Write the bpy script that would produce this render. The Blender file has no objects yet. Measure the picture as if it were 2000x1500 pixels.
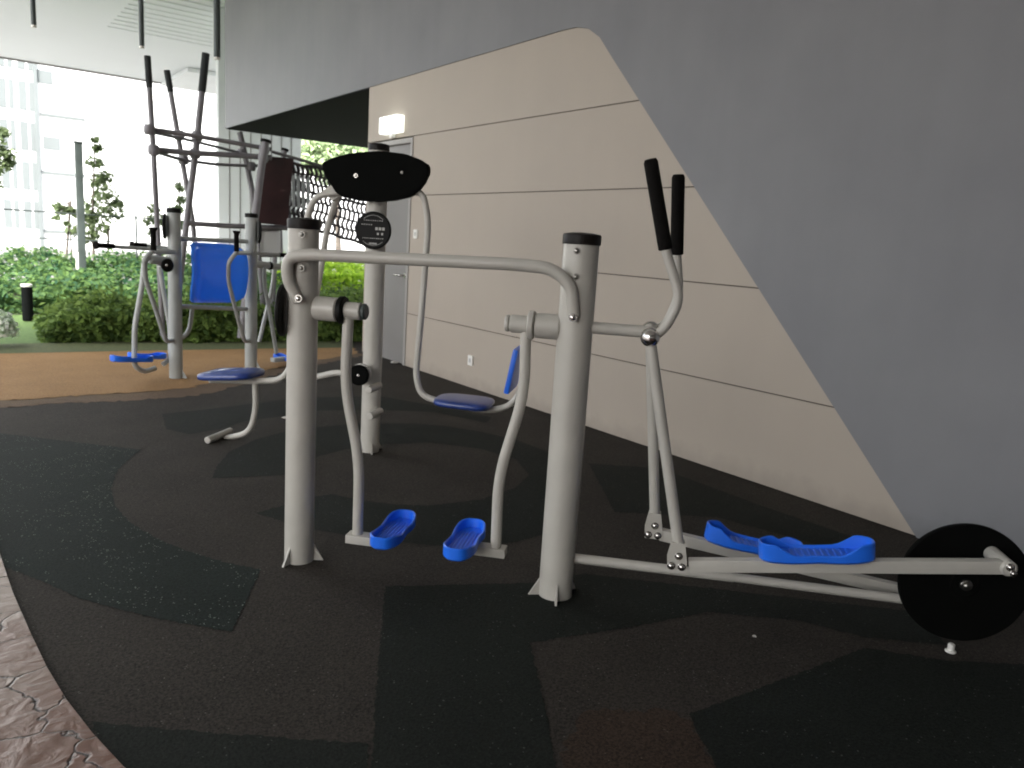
import bpy, bmesh, math, random
import numpy as np
from mathutils import Vector, Matrix
random.seed(7); rng = np.random.default_rng(7)
scn = bpy.context.scene
COL = scn.collection
R_ = math.radians
V = lambda *a: Vector(a if len(a) > 1 else a[0])

# ------------------------------------------------------------------ camera
HEAD, PITCH, ROLL, FPX, CAMH = R_(36.328), R_(10.004), R_(3.573), 1523.74, 1.30
F_ = V(math.sin(HEAD)*math.cos(PITCH), math.cos(HEAD)*math.cos(PITCH), -math.sin(PITCH))
R0 = V(math.cos(HEAD), -math.sin(HEAD), 0); U0 = R0.cross(F_)
RX = math.cos(ROLL)*R0 + math.sin(ROLL)*U0
UX = -math.sin(ROLL)*R0 + math.cos(ROLL)*U0
CAM = V(0, 0, CAMH)
cd = bpy.data.cameras.new('camera'); cam = bpy.data.objects.new('camera', cd); COL.objects.link(cam)
m = Matrix((RX, UX, -F_)).transposed().to_4x4(); m.translation = CAM
cam.matrix_world = m
cd.sensor_width = 36; cd.sensor_fit = 'HORIZONTAL'; cd.lens = 36*FPX/2000
cd.clip_start = 0.05; cd.clip_end = 3000
scn.camera = cam

# ------------------------------------------------------------------ light
SUN_EL, SUN_AZ = R_(48), R_(-135)          # azimuth measured from +Y towards +X
w = bpy.data.worlds.new('World'); scn.world = w; w.use_nodes = True
nt = w.node_tree; bg = nt.nodes['Background']
sky = nt.nodes.new('ShaderNodeTexSky'); sky.sky_type = 'NISHITA'; sky.sun_disc = False
sky.sun_elevation = SUN_EL; sky.sun_rotation = SUN_AZ; sky.dust_density = 6; sky.ozone_density = 0.4; sky.air_density = 1.0
hs = nt.nodes.new('ShaderNodeHueSaturation'); hs.inputs['Saturation'].default_value = 0.35
nt.links.new(sky.outputs[0], hs.inputs['Color']); nt.links.new(hs.outputs[0], bg.inputs['Color'])
bg.inputs['Strength'].default_value = 0.15
sd = bpy.data.lights.new('sun', 'SUN'); sun = bpy.data.objects.new('sun', sd); COL.objects.link(sun)
sd.energy = 1.4; sd.angle = R_(12); sd.color = (1.0, 0.95, 0.88)
sdir = V(math.sin(SUN_AZ)*math.cos(SUN_EL), math.cos(SUN_AZ)*math.cos(SUN_EL), math.sin(SUN_EL))
sun.rotation_euler = sdir.to_track_quat('Z', 'Y').to_euler(); sun.location = (-10, 10, 20)
vs = scn.view_settings; vs.view_transform = 'Standard'; vs.look = 'None'; vs.gamma = 1
vs.exposure = 2.5
cy = scn.cycles; cy.max_bounces = 10; cy.diffuse_bounces = 6; cy.glossy_bounces = 4; cy.transmission_bounces = 4
cy.use_denoising = True; cy.filter_width = 1.9
cd.dof.use_dof = True; cd.dof.focus_distance = 2.9; cd.dof.aperture_fstop = 5.0
cy.sample_clamp_indirect = 6

# ------------------------------------------------------------------ geometry helpers
def ray(px, py): return F_*FPX + RX*(px-1000) - UX*(py-750)
def on_plane(px, py, o, n):
    r = ray(px, py); return CAM + r*((o-CAM).dot(n)/r.dot(n))
def ground_at(px, py, z=0.0): return on_plane(px, py, V(0,0,z), V(0,0,1))
def at_y(px, py, y): return on_plane(px, py, V(0,y,0), V(0,1,0))
def at_x(px, py, x): return on_plane(px, py, V(x,0,0), V(1,0,0))

def frame(d):
    d = d.normalized(); a = V(0,0,1) if abs(d.z) < .9 else V(1,0,0)
    u = d.cross(a).normalized(); return u, d.cross(u).normalized()
def fillet(pts, bend, n=7):
    out = [pts[0]]
    for i in range(1, len(pts)-1):
        p, a, b = pts[i], pts[i-1]-pts[i], pts[i+1]-pts[i]
        t = min(bend, a.length*.48, b.length*.48)
        s, e = p+a.normalized()*t, p+b.normalized()*t
        for k in range(n+1):
            q = k/n; out.append(s*(1-q)**2 + p*2*q*(1-q) + e*q*q)
    out.append(pts[-1]); return out
def tube(bm, pts, r, bend=.07, seg=16, cap=True, r1=None):
    pts = [V(p) for p in pts]
    P = fillet(pts, bend) if len(pts) > 2 and bend > 0 else pts
    Q = [P[0]]
    for p in P[1:]:
        if (p-Q[-1]).length > 1e-5: Q.append(p)
    P = Q; rings = []; u = None
    for i, p in enumerate(P):
        d = (P[min(i+1, len(P)-1)] - P[max(i-1, 0)]).normalized()
        if u is None: u, _ = frame(d)
        u = (u - d*u.dot(d)).normalized(); v = d.cross(u)
        rr = r if r1 is None else r + (r1-r)*i/(len(P)-1)
        rings.append([bm.verts.new(p + u*math.cos(2*math.pi*k/seg)*rr + v*math.sin(2*math.pi*k/seg)*rr) for k in range(seg)])
    for a, b in zip(rings, rings[1:]):
        for k in range(seg): bm.faces.new((a[k], a[(k+1) % seg], b[(k+1) % seg], b[k]))
    if cap: bm.faces.new(rings[0][::-1]); bm.faces.new(rings[-1])
def lathe(bm, o, ax, prof, seg=32):
    o = V(o); ax = V(ax).normalized(); u, v = frame(ax); rings = []
    for r, h in prof:
        c = o + ax*h
        if r < 1e-6: rings.append([bm.verts.new(c)])
        else: rings.append([bm.verts.new(c + u*math.cos(2*math.pi*k/seg)*r + v*math.sin(2*math.pi*k/seg)*r) for k in range(seg)])
    for a, b in zip(rings, rings[1:]):
        for k in range(seg):
            k2 = (k+1) % seg
            if len(a) == 1 and len(b) == 1: continue
            if len(a) == 1: bm.faces.new((a[0], b[k2], b[k]))
            elif len(b) == 1: bm.faces.new((a[k], a[k2], b[0]))
            else: bm.faces.new((a[k], a[k2], b[k2], b[k]))
    if len(rings[0]) > 1: bm.faces.new(rings[0][::-1])
    if len(rings[-1]) > 1: bm.faces.new(rings[-1])
def cyl(bm, a, b, r, seg=28, bev=.003):
    a, b = V(a), V(b); L = (b-a).length; bev = min(bev, L*.3, r*.4)
    lathe(bm, a, b-a, [(r-bev,0),(r,bev),(r,L-bev),(r-bev,L)], seg)
def ball(bm, o, ax, r, h, seg=16):     # bolt dome
    lathe(bm, o, ax, [(r,0)] + [(r*math.cos(t), h*math.sin(t)) for t in (.3,.6,.9,1.2)] + [(0,h)], seg)
def box(bm, c, x, y, z, hx, hy, hz, bev=0.0):
    c, x, y, z = V(c), V(x).normalized(), V(y).normalized(), V(z).normalized()
    b2 = bmesh.new(); bmesh.ops.create_cube(b2, size=2)
    for v in b2.verts: v.co = Vector((v.co.x*hx, v.co.y*hy, v.co.z*hz))
    if bev: bmesh.ops.bevel(b2, geom=b2.edges[:], offset=bev, segments=2, affect='EDGES', profile=.7)
    mp = {v: bm.verts.new(c + x*v.co.x + y*v.co.y + z*v.co.z) for v in b2.verts}
    for f in b2.faces: bm.faces.new([mp[v] for v in f.verts])
    b2.free()
def abox(bm, x0, x1, y0, y1, z0, z1, bev=0.0):
    box(bm, ((x0+x1)/2, (y0+y1)/2, (z0+z1)/2), (1,0,0), (0,1,0), (0,0,1), (x1-x0)/2, (y1-y0)/2, (z1-z0)/2, bev)
def prism(bm, pts, off):
    pts = [V(p) for p in pts]; off = V(off)
    a = [bm.verts.new(p) for p in pts]; b = [bm.verts.new(p+off) for p in pts]; n = len(a)
    bm.faces.new(a); bm.faces.new(b[::-1])
    for k in range(n): bm.faces.new((a[k], b[k], b[(k+1) % n], a[(k+1) % n]))
def smooth_closed(pts, n=5):
    out = []; L = len(pts)
    for i in range(L):
        p0, p1, p2, p3 = (V(pts[(i+k-1) % L]) for k in range(4))
        for k in range(n):
            t = k/n
            out.append(.5*((2*p1) + (p2-p0)*t + (2*p0-5*p1+4*p2-p3)*t*t + (3*p1-p0-3*p2+p3)*t**3))
    return out

def obj(name, bm, mat, parent=None, ang=38):
    bmesh.ops.recalc_face_normals(bm, faces=bm.faces[:])
    me = bpy.data.meshes.new(name); bm.to_mesh(me); bm.free()
    me.materials.append(mat)
    for p in me.polygons: p.use_smooth = True
    me.set_sharp_from_angle(angle=R_(ang))
    o = bpy.data.objects.new(name, me); COL.objects.link(o)
    if parent is not None:
        o.parent = parent
        if parent.type == 'EMPTY': o.matrix_parent_inverse = Matrix.Translation(-parent.location)
    return o
def part(name, mat, parent, fn, *a, ang=38, **k):
    bm = bmesh.new(); fn(bm, *a, **k); return obj(name, bm, mat, parent, ang)
def tag(o, label, cat, group=None):
    o['label'] = label; o['category'] = cat
    if group: o['group'] = group
    return o
def thing(name, loc, label, cat, group=None):
    o = bpy.data.objects.new(name, None); COL.objects.link(o); o.location = V(loc); o.empty_display_size = .2
    return tag(o, label, cat, group)
def struct(o): o['kind'] = 'structure'; return o

# ------------------------------------------------------------------ materials
def mat(name, col, rough=.5, metal=0, var=.0, vscale=6, bump=0, bscale=200, coat=0, spec=.5, vcol=None, detail=4):
    M = bpy.data.materials.new(name); M.use_nodes = True; n = M.node_tree.nodes; l = M.node_tree.links
    b = n['Principled BSDF']; b.inputs['Base Color'].default_value = (*col, 1)
    b.inputs['Roughness'].default_value = rough; b.inputs['Metallic'].default_value = metal
    b.inputs['Coat Weight'].default_value = coat; b.inputs['Specular IOR Level'].default_value = spec
    tc = n.new('ShaderNodeTexCoord')
    if var or vcol:
        t = n.new('ShaderNodeTexNoise'); t.inputs['Scale'].default_value = vscale; t.inputs['Detail'].default_value = detail
        l.new(tc.outputs['Object'], t.inputs['Vector'])
        r = n.new('ShaderNodeValToRGB'); c2 = vcol or tuple(min(1, c*(1+var)) for c in col); c1 = col if vcol else tuple(c*(1-var) for c in col)
        r.color_ramp.elements[0].color = (*c1, 1); r.color_ramp.elements[1].color = (*c2, 1)
        r.color_ramp.elements[0].position = .3; r.color_ramp.elements[1].position = .7
        l.new(t.outputs['Fac'], r.inputs['Fac']); l.new(r.outputs['Color'], b.inputs['Base Color'])
        rr = n.new('ShaderNodeMapRange'); rr.inputs['To Min'].default_value = max(0, rough-.08); rr.inputs['To Max'].default_value = min(1, rough+.08)
        l.new(t.outputs['Fac'], rr.inputs['Value']); l.new(rr.outputs[0], b.inputs['Roughness'])
    if bump:
        t = n.new('ShaderNodeTexNoise'); t.inputs['Scale'].default_value = bscale; t.inputs['Detail'].default_value = 3
        l.new(tc.outputs['Object'], t.inputs['Vector'])
        bp = n.new('ShaderNodeBump'); bp.inputs['Strength'].default_value = bump; bp.inputs['Distance'].default_value = .004
        l.new(t.outputs['Fac'], bp.inputs['Height']); l.new(bp.outputs[0], b.inputs['Normal'])
    return M
STEEL = mat('grey_powder_coat', (.44,.425,.385), .42, 0, .05, 9, .10, 500, .15)
STEEL_B = mat('cool_grey_powder_coat', (.36,.38,.37), .42, 0, .05, 9, .10, 500, .15)
BLACK = mat('black_plastic', (.0045,.0045,.004), .55, 0, .2, 20, .1, 300, spec=.15)
BROWNCAP = mat('dark_cap_plastic', (.009,.007,.006), .5, 0, .2, 20, spec=.2)
MATTE = mat('matte_black_board', (.0025,.0028,.0025), .8, 0, .2, 14, spec=.06)
FOAM = mat('black_foam_grip', (.006,.0055,.005), .9, 0, .3, 60, .5, 260, spec=.1)
DARKFOAM = mat('grey_green_foam', (.016,.020,.020), .85, 0, .2, 30)
BLUE = mat('blue_plastic', (.016,.150,.80), .33, 0, .08, 12, .08, 240, .1)
NAVY = mat('blue_seat_plastic', (.020,.048,.22), .34, 0, .1, 10, .12, 400, .35)
CHROME = mat('bolt_chrome', (.62,.60,.57), .18, 1)
BOLTD = mat('dull_bolt_steel', (.30,.29,.27), .3, 1)
WHITE = mat('white_print', (.42,.42,.40), .6)
ROPE = mat('dark_rope', (.06,.05,.055), .9, 0, .3, 30, .4, 120)
POLE = mat('dark_pole_paint', (.155,.150,.160), .45, 0, .2, 4)
MAROON = mat('maroon_board', (.035,.012,.014), .5, 0, .35, 5)
DARKPOST = mat('dark_green_metal', (.05,.065,.062), .5, 0, .2, 5)
GREYWALL = mat('grey_wall_paint', (.186,.188,.200), .7, 0, .09, 1.1, .10, 55, vcol=(.226,.228,.238))
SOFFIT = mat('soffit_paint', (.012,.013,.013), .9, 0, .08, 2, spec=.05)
BEIGE = mat('beige_panel_paint', (.405,.353,.296), .62, 0, .03, 1.4, .03, 140)
JOINT = mat('dark_joint', (.10,.085,.07), .8)
DOOR = mat('grey_door_paint', (.215,.208,.20), .5, 0, .04, 3)
FARWALL = mat('pale_panel_wall', (.66,.69,.69), .6, 0, .05, 1.0)
CEIL = mat('white_ceiling_paint', (.68,.715,.72), .7, 0, .02, .4)
SOCK = mat('white_socket_plastic', (.75,.74,.70), .4)
TOWER = mat('white_tower_panel', (.62,.64,.64), .5, 0, .02, .3)
TOWERG = mat('pale_glass', (.125,.143,.145), .8, 0, .08, .5)
BARK = mat('bark', (.10,.085,.07), .85, 0, .3, 12)
LIT = bpy.data.materials.new('lit_sign_face'); LIT.use_nodes = True
_b = LIT.node_tree.nodes['Principled BSDF']; _b.inputs['Emission Color'].default_value = (.95,1,.93,1); _b.inputs['Emission Strength'].default_value = .3; _b.inputs['Base Color'].default_value = (.8,.85,.8,1)

PAD = mat('translucent_blue_plastic', (.06,.30,.98), .22, 0, .05, 6, 0, 1, .6)
_n = PAD.node_tree.nodes; _l = PAD.node_tree.links; _t = _n.new('ShaderNodeBsdfTranslucent'); _t.inputs[0].default_value = (.10,.42,1,1)
_m = _n.new('ShaderNodeMixShader'); _m.inputs[0].default_value = .38; _l.new(_n['Principled BSDF'].outputs[0], _m.inputs[1]); _l.new(_t.outputs[0], _m.inputs[2]); _l.new(_m.outputs[0], _n['Material Output'].inputs[0])

def leafmat(name, dark, light, trans=.35):
    M = bpy.data.materials.new(name); M.use_nodes = True; n = M.node_tree.nodes; l = M.node_tree.links
    n.remove(n['Principled BSDF']); out = n['Material Output']
    g = n.new('ShaderNodeNewGeometry'); r = n.new('ShaderNodeValToRGB')
    r.color_ramp.elements[0].color = (*dark, 1); r.color_ramp.elements[1].color = (*light, 1)
    l.new(g.outputs['Random Per Island'], r.inputs['Fac'])
    d = n.new('ShaderNodeBsdfPrincipled'); d.inputs['Roughness'].default_value = .65; d.inputs['Specular IOR Level'].default_value = .2; t = n.new('ShaderNodeBsdfTranslucent')
    mx = n.new('ShaderNodeMixShader'); mx.inputs[0].default_value = trans
    l.new(r.outputs[0], d.inputs['Base Color']); l.new(r.outputs[0], t.inputs['Color'])
    l.new(d.outputs[0], mx.inputs[1]); l.new(t.outputs[0], mx.inputs[2]); l.new(mx.outputs[0], out.inputs[0])
    return M
LEAF_D = leafmat('hedge_leaf_dark', (.055,.105,.028), (.21,.31,.075), .45)
LEAF_M = leafmat('shrub_leaf', (.028,.085,.045), (.14,.24,.07), .45)
LEAF_B = leafmat('bright_leaf', (.22,.40,.03), (.50,.70,.07), .5)
LEAF_T = leafmat('tree_leaf', (.11,.15,.08), (.22,.29,.14), .55)
LEAF_W = leafmat('variegated_leaf', (.35,.50,.28), (.95,.97,.92), .3)

def rubber(name, c1, c2, fleck, famt, rough=.8):
    M = bpy.data.materials.new(name); M.use_nodes = True; n = M.node_tree.nodes; l = M.node_tree.links
    b = n['Principled BSDF']; b.inputs['Specular IOR Level'].default_value = .16
    tc = n.new('ShaderNodeTexCoord')
    v = n.new('ShaderNodeTexVoronoi'); v.inputs['Scale'].default_value = 260; l.new(tc.outputs['Object'], v.inputs['Vector'])
    sp = n.new('ShaderNodeSeparateColor'); l.new(v.outputs['Color'], sp.inputs[0])
    big = n.new('ShaderNodeTexNoise'); big.inputs['Scale'].default_value = 2.3; big.inputs['Detail'].default_value = 6; l.new(tc.outputs['Object'], big.inputs['Vector'])
    mid = n.new('ShaderNodeTexNoise'); mid.inputs['Scale'].default_value = 95; mid.inputs['Detail'].default_value = 4; l.new(tc.outputs['Object'], mid.inputs['Vector'])
    a = n.new('ShaderNodeMath'); a.operation = 'MULTIPLY_ADD'; l.new(big.outputs['Fac'], a.inputs[0]); a.inputs[1].default_value = .55
    a2 = n.new('ShaderNodeMath'); a2.operation = 'MULTIPLY_ADD'; l.new(mid.outputs['Fac'], a2.inputs[0]); a2.inputs[1].default_value = 1.1
    a3 = n.new('ShaderNodeMath'); a3.operation = 'MULTIPLY_ADD'; l.new(sp.outputs[0], a3.inputs[0]); a3.inputs[1].default_value = .55; a3.inputs[2].default_value = -.60
    l.new(a3.outputs[0], a2.inputs[2]); l.new(a2.outputs[0], a.inputs[2])
    r = n.new('ShaderNodeValToRGB'); r.color_ramp.elements[0].color = (*c1,1); r.color_ramp.elements[1].color = (*c2,1)
    r.color_ramp.elements[0].position = .2; r.color_ramp.elements[1].position = .85
    l.new(a.outputs[0], r.inputs['Fac'])
    fl = n.new('ShaderNodeMath'); fl.operation = 'GREATER_THAN'; l.new(sp.outputs[1], fl.inputs[0]); fl.inputs[1].default_value = 1-famt
    cl = n.new('ShaderNodeTexNoise'); cl.inputs['Scale'].default_value = 5; l.new(tc.outputs['Object'], cl.inputs['Vector'])
    f2 = n.new('ShaderNodeMath'); f2.operation = 'GREATER_THAN'; l.new(cl.outputs['Fac'], f2.inputs[0]); f2.inputs[1].default_value = .47
    f3 = n.new('ShaderNodeMath'); f3.operation = 'MULTIPLY'; l.new(fl.outputs[0], f3.inputs[0]); l.new(f2.outputs[0], f3.inputs[1])
    mx = n.new('ShaderNodeMix'); mx.data_type = 'RGBA'; l.new(f3.outputs[0], mx.inputs[0]); l.new(r.outputs[0], mx.inputs[6]); mx.inputs[7].default_value = (*fleck,1)
    l.new(mx.outputs[2], b.inputs['Base Color']); b.inputs['Roughness'].default_value = rough
    bp = n.new('ShaderNodeBump'); bp.inputs['Strength'].default_value = .6; bp.inputs['Distance'].default_value = .003
    l.new(a2.outputs[0], bp.inputs['Height']); l.new(bp.outputs[0], b.inputs['Normal'])
    return M
RUB_BROWN = rubber('brown_rubber', (.0150,.0130,.0112), (.0490,.0420,.0350), (.11,.10,.09), .004)
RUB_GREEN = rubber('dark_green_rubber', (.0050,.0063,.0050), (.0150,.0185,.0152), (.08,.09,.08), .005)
RUB_TEAL = rubber('teal_flecked_rubber', (.004,.007,.006), (.0135,.0215,.0185), (.17,.21,.18), .016)
RUB_TAN = rubber('tan_rubber', (.08,.055,.037), (.17,.118,.076), (.1,.06,.04), .01)
RUB_ORANGE = rubber('orange_rubber', (.22,.125,.055), (.38,.235,.11), (.1,.06,.04), .02)
EARTH = mat('earth', (.13,.13,.125), .9, 0, .2, 3, vcol=(.17,.17,.165))
LAWN = mat('lawn', (.05,.10,.022), .9, 0, .3, 30, .8, 60, vcol=(.10,.17,.045))
OLIVE = mat('grass_edge', (.05,.07,.025), .9, 0, .3, 25, .6, 60, vcol=(.11,.12,.05))

def stamped():
    M = bpy.data.materials.new('stamped_concrete'); M.use_nodes = True; n = M.node_tree.nodes; l = M.node_tree.links
    b = n['Principled BSDF']; tc = n.new('ShaderNodeTexCoord')
    mp = n.new('ShaderNodeMapping'); mp.inputs['Scale'].default_value = (1, 1.25, 1); mp.inputs['Rotation'].default_value = (0,0,.5); l.new(tc.outputs['Object'], mp.inputs[0])
    ns = n.new('ShaderNodeTexNoise'); ns.inputs['Scale'].default_value = 7; ns.inputs['Detail'].default_value = 5; l.new(mp.outputs[0], ns.inputs['Vector'])
    ad = n.new('ShaderNodeMix'); ad.data_type = 'RGBA'; ad.blend_type = 'LINEAR_LIGHT'; ad.inputs[0].default_value = .07; l.new(mp.outputs[0], ad.inputs[6]); l.new(ns.outputs['Color'], ad.inputs[7])
    vo = n.new('ShaderNodeTexVoronoi'); vo.feature = 'DISTANCE_TO_EDGE'; vo.inputs['Scale'].default_value = 3.6; l.new(ad.outputs[2], vo.inputs['Vector'])
    cr = n.new('ShaderNodeValToRGB'); cr.color_ramp.elements[0].position = 0; cr.color_ramp.elements[1].position = .016; l.new(vo.outputs['Distance'], cr.inputs[0])
    big = n.new('ShaderNodeTexNoise'); big.inputs['Scale'].default_value = 1.6; big.inputs['Detail'].default_value = 7; l.new(tc.outputs['Object'], big.inputs['Vector'])
    r = n.new('ShaderNodeValToRGB'); r.color_ramp.elements[0].color = (.13,.045,.030,1); r.color_ramp.elements[1].color = (.23,.17,.138,1); r.color_ramp.elements[0].position = .32; r.color_ramp.elements[1].position = .66
    sy = n.new('ShaderNodeSeparateXYZ'); l.new(tc.outputs['Object'], sy.inputs[0])     # redder and darker towards the near end
    wy = n.new('ShaderNodeMath'); wy.operation = 'MULTIPLY_ADD'; l.new(sy.outputs['Y'], wy.inputs[0]); wy.inputs[1].default_value = .16; l.new(big.outputs['Fac'], wy.inputs[2])
    wz = n.new('ShaderNodeMath'); wz.operation = 'SUBTRACT'; l.new(wy.outputs[0], wz.inputs[0]); wz.inputs[1].default_value = .40; wz.use_clamp = True
    l.new(wz.outputs[0], r.inputs[0])
    mx = n.new('ShaderNodeMix'); mx.data_type = 'RGBA'; l.new(cr.outputs[0], mx.inputs[0]); mx.inputs[6].default_value = (.05,.035,.03,1); l.new(r.outputs[0], mx.inputs[7])
    l.new(mx.outputs[2], b.inputs['Base Color']); b.inputs['Roughness'].default_value = .33
    rid = n.new('ShaderNodeTexNoise'); rid.inputs['Scale'].default_value = 9; rid.inputs['Detail'].default_value = 6; rid.inputs['Distortion'].default_value = 1.6; l.new(mp.outputs[0], rid.inputs['Vector'])
    h = n.new('ShaderNodeMath'); h.operation = 'MULTIPLY_ADD'; l.new(rid.outputs['Fac'], h.inputs[0]); h.inputs[1].default_value = .45; l.new(cr.outputs[0], h.inputs[2])
    bp = n.new('ShaderNodeBump'); bp.inputs['Strength'].default_value = .8; bp.inputs['Distance'].default_value = .02; l.new(h.outputs[0], bp.inputs['Height']); l.new(bp.outputs[0], b.inputs['Normal'])
    return M
STAMP = stamped()
def weather(M, zlow, streak, dirt):
    # faint vertical streaks and irregular splash marks near the ground
    n = M.node_tree.nodes; l = M.node_tree.links; b = n['Principled BSDF']; src = b.inputs['Base Color'].links[0].from_socket
    tc = n.new('ShaderNodeTexCoord'); mp = n.new('ShaderNodeMapping'); mp.inputs['Scale'].default_value = (3.2, 3.2, .28); l.new(tc.outputs['Object'], mp.inputs[0])
    t = n.new('ShaderNodeTexNoise'); t.inputs['Scale'].default_value = 2.2; t.inputs['Detail'].default_value = 7; l.new(mp.outputs[0], t.inputs['Vector'])
    r1 = n.new('ShaderNodeMapRange'); r1.inputs['From Min'].default_value = .35; r1.inputs['From Max'].default_value = .7; r1.inputs['To Min'].default_value = 1+streak; r1.inputs['To Max'].default_value = 1-streak; l.new(t.outputs['Fac'], r1.inputs['Value'])
    t2 = n.new('ShaderNodeTexNoise'); t2.inputs['Scale'].default_value = 9; t2.inputs['Detail'].default_value = 8; l.new(tc.outputs['Object'], t2.inputs['Vector'])
    sx = n.new('ShaderNodeSeparateXYZ'); l.new(tc.outputs['Object'], sx.inputs[0])
    hz = n.new('ShaderNodeMath'); hz.operation = 'MULTIPLY_ADD'; l.new(t2.outputs['Fac'], hz.inputs[0]); hz.inputs[1].default_value = -.9*zlow; l.new(sx.outputs['Z'], hz.inputs[2])
    r2 = n.new('ShaderNodeMapRange'); r2.inputs['From Min'].default_value = -.5*zlow; r2.inputs['From Max'].default_value = .15*zlow; r2.inputs['To Min'].default_value = 1-dirt; r2.inputs['To Max'].default_value = 1; l.new(hz.outputs[0], r2.inputs['Value'])
    mu = n.new('ShaderNodeMath'); mu.operation = 'MULTIPLY'; l.new(r1.outputs[0], mu.inputs[0]); l.new(r2.outputs[0], mu.inputs[1])
    mx = n.new('ShaderNodeVectorMath'); mx.operation = 'SCALE'; l.new(src, mx.inputs[0]); l.new(mu.outputs[0], mx.inputs['Scale']); l.new(mx.outputs[0], b.inputs['Base Color'])
weather(GREYWALL, .25, .016, .22); weather(BEIGE, .20, .006, .2)

# ------------------------------------------------------------------ setting: ground sheets
WX = 3.85      # plane of the building wall
def sheet(name, pts, z, M):
    bm = bmesh.new(); bm.faces.new([bm.verts.new((p[0], p[1], z)) for p in pts]); bmesh.ops.triangulate(bm, faces=bm.faces[:])
    for f in bm.faces:
        if f.normal.z < 0: f.normal_flip()
    me = bpy.data.meshes.new(name); bm.to_mesh(me); bm.free(); me.materials.append(M)
    o = bpy.data.objects.new(name, me); COL.objects.link(o); return struct(o)
sheet('ground', [(-400,-400),(400,-400),(400,400),(-400,400)], -.014, EARTH)
sheet('lawn', [(-3,9.4),(12,9.0),(12,14),(-3,14)], -.009, LAWN)
sheet('soil', [(-3,12.3),(14,12.3),(14,17),(-3,17)], -.006, mat('dark_soil', (.02,.02,.013), .95, 0, .3, 9))
sheet('rubber_floor', [(-6,-10),(9,-10),(9,9.2),(-6,9.2)], -.0015, RUB_BROWN)
G = lambda px, py: ground_at(px, py)
def ragged(pts, amp=.0045, step=.012):      # trowelled edge between two rubber colours
    out = []
    for p, q in zip(pts, pts[1:]+pts[:1]):
        p, q = V(p[0],p[1],0), V(q[0],q[1],0); n_ = max(1, min(160, int((q-p).length/step))); d = (q-p).normalized(); w_ = V(-d.y,d.x,0)
        for k in range(n_):
            out.append(p.lerp(q, k/n_) + (w_*random.uniform(-amp,amp) if k else V(0,0,0)))
    return out
org = [G(-900,800), G(0,782), G(120,775), G(260,766), G(370,758), G(440,740), G(520,722), G(640,700), G(700,690), G(690,678), G(420,682), G(300,684), G(0,690), G(-900,700)]
sheet('orange_floor', ragged(org, .03, .03), .0015, RUB_ORANGE)
tan = [G(-900,815), G(0,796), G(120,788), G(260,782), G(390,772), G(470,752), G(540,731), G(650,706), G(715,694), G(690,686), G(420,690), G(0,720), G(-900,730)]
sheet('tan_floor', ragged(tan, .03, .03), .0, RUB_TAN)
sheet('grass_edge', [G(-900,701), G(0,691), G(300,685), G(420,683), G(690,679), G(690,660), G(420,664), G(0,672), G(-900,680)], .003, OLIVE)
pats = [
 [(-300,842),(0,846),(100,858),(190,868),(276,878),(256,894),(230,918),(217,954),(224,986),(256,1022),(304,1050),(360,1074),(440,1098),(510,1112),(452,1234),(360,1218),(280,1202),(160,1170),(80,1134),(16,1110),(-300,1010)],
 [(414,934),(424,910),(448,882),(500,858),(560,842),(620,834),(703,827),(807,827),(873,832),(940,843),(1010,860),(1090,890),(1120,960),(1080,1040),(1000,1060),(850,1066),(720,1052),(620,1036),(540,1015),(500,1002),(560,985),(600,972),(650,965),(707,977),(773,985),(840,987),(940,975),(1007,952),(1033,927),(1007,897),(940,877),(840,864),(740,868),(673,878),(620,892),(585,915),(560,928)],
 [(316,808),(400,800),(480,790),(560,780),(620,776),(740,774),(850,792),(960,815),(950,826),(850,805),(740,800),(620,802),(560,812),(480,822),(430,838),(370,848),(325,838)],  # band of shade on the floor, painted as a dark green patch
 [(752,1145),(1040,1138),(1140,1120),(1400,1150),(1790,1195),(1850,1260),(1690,1245),(1560,1212),(1380,1195),(1250,1222),(1035,1255),(1070,1400),(1095,1560),(722,1560),(735,1350),(745,1240)],
 [(1345,1395),(1520,1330),(1690,1265),(1850,1290),(2050,1300),(2200,1500),(2000,1700),(1430,1600),(1400,1500)],
 [(180,1410),(400,1430),(719,1452),(719,1560),(240,1600)],
 [(1150,905),(1290,915),(1480,985),(1700,1060),(1640,1075),(1400,1010),(1200,1000)],
]
sheet('teal_floor', ragged([G(*q) for q in pats[0]]), .0, RUB_TEAL)
RUB_RED = rubber('red_brown_rubber', (.017,.0115,.0085), (.055,.037,.026), (.1,.08,.06), .004)
sheet('red_brown_floor', ragged([G(*q) for q in smooth_closed([V(x,y,0) for x,y in ((1130,1400),(1240,1385),(1345,1405),(1400,1560),(1110,1560))], 4) for q in [(q.x,q.y)]], .02, .02), -.0008, RUB_RED)
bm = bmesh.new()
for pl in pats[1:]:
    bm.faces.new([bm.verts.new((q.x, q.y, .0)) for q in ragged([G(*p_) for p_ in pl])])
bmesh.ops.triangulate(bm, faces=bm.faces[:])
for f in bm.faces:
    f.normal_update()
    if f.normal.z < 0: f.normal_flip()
me = bpy.data.meshes.new('floor_pattern_and_shade'); bm.to_mesh(me); bm.free(); me.materials.append(RUB_GREEN)
o = bpy.data.objects.new('floor_pattern_and_shade', me); COL.objects.link(o); struct(o)
edge = [(.10,9.2),(.09,6),(.10,4.6),(.121,3.436),(.138,3.05),(.164,2.70),(.185,2.46),(.212,2.251),(.248,2.06),(.29,1.884),(.36,1.66),(.47,1.40),(.66,1.05),(.95,.65),(1.4,.2),(2.2,-.4)]
sheet('path', edge + [(2.2,-10),(-6,-10),(-6,9.2)], .006, STAMP)

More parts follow.
